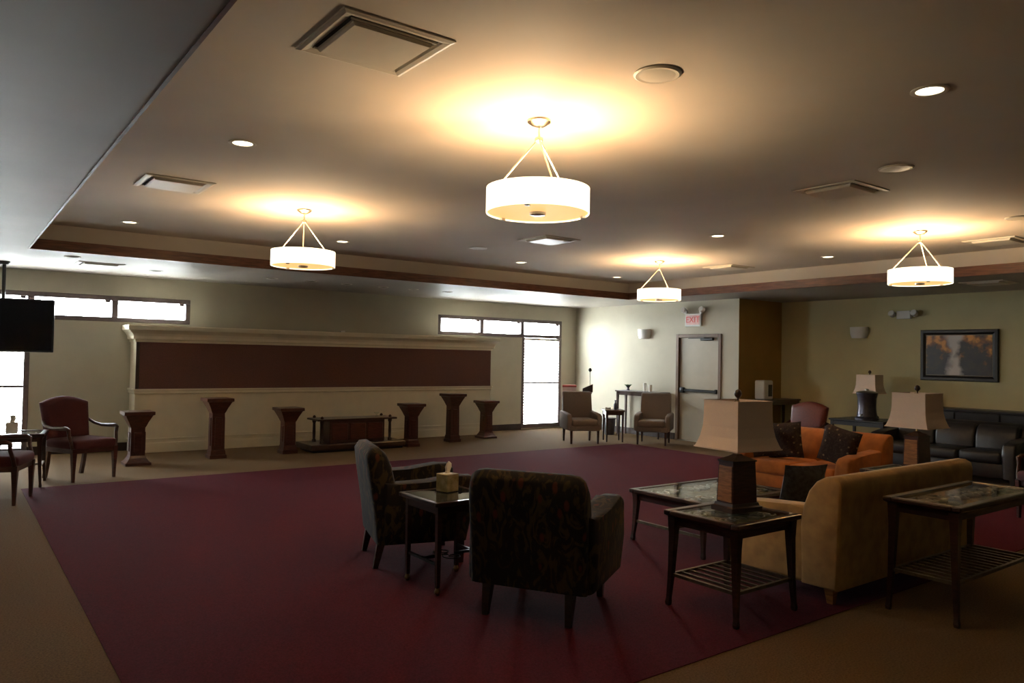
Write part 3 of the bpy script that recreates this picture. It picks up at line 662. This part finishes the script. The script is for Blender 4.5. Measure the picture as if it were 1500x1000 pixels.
def painting():
    t = thing('framed_painting', 'dark-framed painting of an autumn street on the right wall', 'painting', (XC, 5.545, 1.77))
    fy, fz, w_ = .597, .422, .085
    def fr(poly0, poly1):
        bm = BM(); loft(bm, [[(-.005, y, z) for y, z in poly0], [(-.05, y, z) for y, z in poly0], [(-.02, y, z) for y, z in poly1], [(-.005, y, z) for y, z in poly1]]); return bm
    O = [(-fy, -fz), (fy, -fz), (fy, fz), (-fy, fz)]; I = [(-fy+w_, -fz+w_), (fy-w_, -fz+w_), (fy-w_, fz-w_), (-fy+w_, fz-w_)]
    for i in range(4):
        a, b, c, d = O[i], O[(i+1) % 4], I[(i+1) % 4], I[i]
        bm = BM(); loft(bm, [[(x, *p) for p in (a, b, c, d)] for x in (-.004, -.028)])
        bm2 = bm; r = [[(-.028, *a), (-.028, *b), (-.028, *c), (-.028, *d)]]
        mid = lambda p, q, k: (p[0]+(q[0]-p[0])*k, p[1]+(q[1]-p[1])*k)
        loft(bm2, [[(-.028, *p) for p in (a, b, c, d)], [(-.048, *p) for p in (mid(a, d, .15), mid(b, c, .15), mid(b, c, .6), mid(a, d, .6))]])
        obj('frame_rail', bm2, 'black_wood', t)
    obj('liner', boxes(((-.022, -fy+w_, -fz+w_), (-.004, fy-w_, fz-w_))), 'brass_dull', t)
    obj('canvas', box(BM(), (-.026, -fy+w_+.012, -fz+w_+.012), (-.020, fy-w_-.012, fz-w_-.012)), 'painting_print', t)
painting()

# ------------------------------------------------------------------ wall fittings
def sconce(label, x, y, z):
    t = thing('wall_sconce', label, 'sconce', (x, y, z), 0, 'half-round wall sconces')
    obj('back_plate', box(BM(), (-.02, -.09, -.08), (0, .09, .08), .004, 1), 'plastic_white', t)
    n = 14; bm = BM()
    loft(bm, [[(-.02-.13*math.sin(PI*i/n)*k, -.17*math.cos(PI*i/n)*k, zz) for i in range(n+1)] for zz, k in ((-.10, .80), (-.02, .95), (.10, 1.0))])
    obj('bowl', bm, 'plastic_white', t, 50)
sconce('unlit white half-round sconce on the pale wall left of the exit door', XB, 11.20, 2.15)
sconce('unlit white half-round sconce on the green wall left of the painting', XC, 7.22, 2.165)
def text_mesh(s, size):
    cu = bpy.data.curves.new('txt', 'FONT'); cu.body = s; cu.size = size; cu.align_x = 'CENTER'; cu.align_y = 'CENTER'; cu.extrude = .002
    o = bpy.data.objects.new('txt', cu); COL.objects.link(o); dg = bpy.context.evaluated_depsgraph_get(); dg.update()
    me = bpy.data.meshes.new_from_object(o.evaluated_get(dg)); bpy.data.objects.remove(o); return me
def exit_sign():
    t = thing('exit_sign', 'exit sign with two emergency lamp heads above the door', 'exit sign', (XB, 9.88, 2.40))
    obj('housing', box(BM(), (-.06, -.20, -.12), (0, .20, .14), .012, 2), 'plastic_white', t)
    obj('face', box(BM(), (-.064, -.165, -.085), (-.059, .165, .105)), 'exit_face', t)
    me = text_mesh('EXIT', .17); me.materials.append(MATS['exit_red']); o = bpy.data.objects.new('lettering', me); COL.objects.link(o); o.parent = t
    o.location = (-.066, 0, .01); o.rotation_euler = (D(90), 0, D(-90))
    for s in (-1, 1):
        obj('lamp_head', lathe(BM(), [(.03, -.05), (.05, -.04), (.055, .03), (.05, .04)], 0, 0, 16), 'plastic_white', t, True, (-.07, s*.23, .21), (0, D(-70), 0))
        obj('lamp_bracket', box(BM(), (-.06, s*.19-.03, .13), (-.02, s*.19+.03, .20), .006, 1), 'plastic_white', t)
exit_sign()
def emlight():
    t = thing('emergency_light', 'twin-head emergency light high on the green wall left of the painting', 'light', (XC, 6.42, 2.46))
    obj('housing', box(BM(), (-.06, -.12, -.07), (0, .12, .07), .01, 2), 'plastic_white', t)
    for s in (-1, 1): obj('lamp_head', lathe(BM(), [(.03, -.05), (.05, -.04), (.055, .03), (.05, .04)], 0, 0, 16), 'plastic_white', t, True, (-.07, s*.19, .02), (0, D(-70), 0))
emlight()

# ------------------------------------------------------------------ ceiling fittings
def pendant(x, y, label):
    t = thing('pendant_light', label, 'pendant light', (x, y, 0), 0, 'lit drum pendant lights')
    obj('canopy', lathe(BM(), [(.012, 3.055), (.04, 3.06), (.075, 3.085), (.078, 3.10)], 0, 0, 24), 'metal_brushed', t, True)
    obj('stem', lathe(BM(), [(.008, 2.97), (.008, 3.06)], 0, 0, 10), 'metal_brushed', t)
    obj('hub', lathe(BM(), [(.012, 2.955), (.026, 2.965), (.026, 2.985), (.012, 2.995)], 0, 0, 16), 'metal_brushed', t, True)
    for k in range(3):
        a = D(128+120*k); obj('rod', tube(BM(), [(.018*math.cos(a), .018*math.sin(a), 2.965), (.29*math.cos(a), .29*math.sin(a), 2.665)], .006, 8), 'metal_brushed', t)
        obj('clip', box(BM(), (-.012, -.03, 2.653), (.012, .03, 2.669)), 'metal_brushed', t, None, (.285*math.cos(a), .285*math.sin(a), 0), (0, 0, a))
    bm = BM(); n = 40
    loft(bm, [circ(0, 0, z, r, n) for r, z in ((.320, 2.665), (.326, 2.665), (.326, 2.505), (.320, 2.505), (.320, 2.665))], cap=False)
    obj('drum_shade', bm, 'pendant_shade', t, True)
    d = obj('diffuser', lathe(BM(), [(.319, 2.514), (.319, 2.520)], 0, 0, n), 'pendant_diffuser', t)
    obj('diffuser_cap', lathe(BM(), [(.002, 2.492), (.05, 2.498), (.052, 2.514)], 0, 0, 18), 'metal_brushed', d, True)
    for k in range(3):
        a = D(100+120*k); obj('shade_clip', box(BM(), (-.012, -.016, 2.496), (.016, .016, 2.516), .003, 1), 'metal_brushed', t, None, (.305*math.cos(a), .305*math.sin(a), 0), (0, 0, a))
    l = bpy.data.lights.new('pendant_bulb', 'POINT'); l.energy = PENDANT_W; l.color = (1, .75, .46); l.shadow_soft_size = .07
    lo = bpy.data.objects.new('pendant_bulb', l); COL.objects.link(lo); lo.parent = t; lo.location = (0, 0, 2.60)
pendant(2.955, 3.718, 'lit drum pendant nearest the camera, centre of the picture')
pendant(2.945, 7.612, 'lit drum pendant at the left in front of the display wall')
pendant(8.60, 7.836, 'smallest lit drum pendant, hanging before the exit door')
pendant(8.687, 4.047, 'lit drum pendant at the right in front of the painting wall')
def downlight(x, y, label, z=ZT, lit=True, group='lit recessed downlights'):
    t = thing('recessed_downlight', label, 'downlight', (x, y, z), 0, group)
    bm = BM(); loft(bm, [circ(0, 0, zz, r, 28) for r, zz in ((.070, 0), (.095, 0), (.097, -.006), (.088, -.010), (.070, -.006), (.070, 0))], cap=False)
    obj('trim_ring', bm, 'vent_white', t, True)
    obj('lens', lathe(BM(), [(.069, -.003), (.069, -.001)], 0, 0, 28), 'downlight_lens' if lit else 'vent_dark', t)
for x, y, s in ((1.655, 5.49, 'lit downlight left of the large near ceiling vent and above the left seats'), (4.26, 1.94, 'lit downlight at the upper right of the picture'),
        (1.668, 9.755, 'lit downlight farthest to the left near the wooden tray band'), (4.168, 9.40, 'lit downlight just right of the left pendant'),
        (7.198, 9.46, 'lit downlight below the far bright vent, above the display wall'), (9.742, 9.90, 'lit downlight in the far tray corner by the smallest pendant'),
        (7.343, 5.77, 'lit downlight right of the smallest pendant, nearer of the pair'), (9.899, 5.87, 'lit downlight left of the right pendant near the wooden band')):
    downlight(x, y, s)
for i, x in enumerate((4.09, 4.74, 5.36, 6.05, 6.64, 7.36)):
    downlight(x, 11.88, 'unlit small downlight in the soffit above the display wall, %s from the left' % ('first', 'second', 'third', 'fourth', 'fifth', 'sixth')[i], ZS, False, 'unlit soffit downlights')
downlight(2.45, 12.15, 'unlit downlight in the soffit right of the soffit vent', ZS, False, 'unlit soffit downlights')
downlight(1.25, 11.10, 'unlit downlight in the soffit left of the soffit vent', ZS, False, 'unlit soffit downlights')
def speaker(x, y, label, z=ZT, r=.125):
    t = thing('ceiling_speaker', label, 'speaker', (x, y, z), 0, 'round ceiling speakers')
    obj('rim', lathe(BM(), [(r, 0), (r, -.006), (r-.012, -.012), (r-.02, -.010)], 0, 0, 32), 'vent_white', t, True)
    obj('grille', lathe(BM(), [(r-.02, -.009), (r*.5, -.013), (.01, -.014)], 0, 0, 32), 'vent_white', t, True)
speaker(2.943, 2.715, 'round ceiling speaker right of the nearest pendant'); speaker(5.77, 2.869, 'round ceiling speaker beside the right-hand ceiling vent')
speaker(8.60, 3.04, 'round ceiling speaker at the right edge of the picture'); speaker(5.82, 8.63, 'faint round ceiling speaker left of the far bright vent')
def vent(x, y, label, z=ZT, s=.285):
    t = thing('ceiling_vent', label, 'vent', (x, y, z), 0, 'square ceiling vents')
    def ring(a, zz): return sq(0, 0, zz, a, a)
    bm = BM(); loft(bm, [ring(s, 0), ring(s, -.008), ring(s-.02, -.014), ring(s-.045, -.010), ring(s-.06, -.002), ring(s-.06, 0)], cap=False); obj('frame', bm, 'vent_white', t)
    obj('backing', box(BM(), (-s+.06, -s+.06, -.003), (s-.06, s-.06, -.001)), 'vent_dark', t)
    bm = BM(); loft(bm, [ring(s-.08, -.003), ring(s-.08, -.016), ring(s-.09, -.028)], cap=True); obj('plate', bm, 'vent_white', t)
    for sy in (-1, 1): obj('deflector', box(BM(), (-s+.065, sy*(s-.074)-.004, -.012), (s-.065, sy*(s-.074)+.004, -.003)), 'vent_white', t)
vent(1.615, 3.32, 'large square ceiling vent nearest the camera at the top'); vent(1.59, 7.24, 'square ceiling vent left of the left pendant')
vent(6.08, 7.41, 'bright square ceiling vent below the nearest pendant'); vent(6.17, 3.55, 'square ceiling vent between the nearest and right pendants')
vent(10.05, 3.78, 'square ceiling vent at the right edge above the wooden band'); vent(9.95, 7.6, 'faint square ceiling vent right of the smallest pendant')
vent(1.66, 11.85, 'square vent in the low soffit above the left window', ZS)
vent(11.8, 4.55, 'square vent in the low soffit beyond the right pendant', ZS)
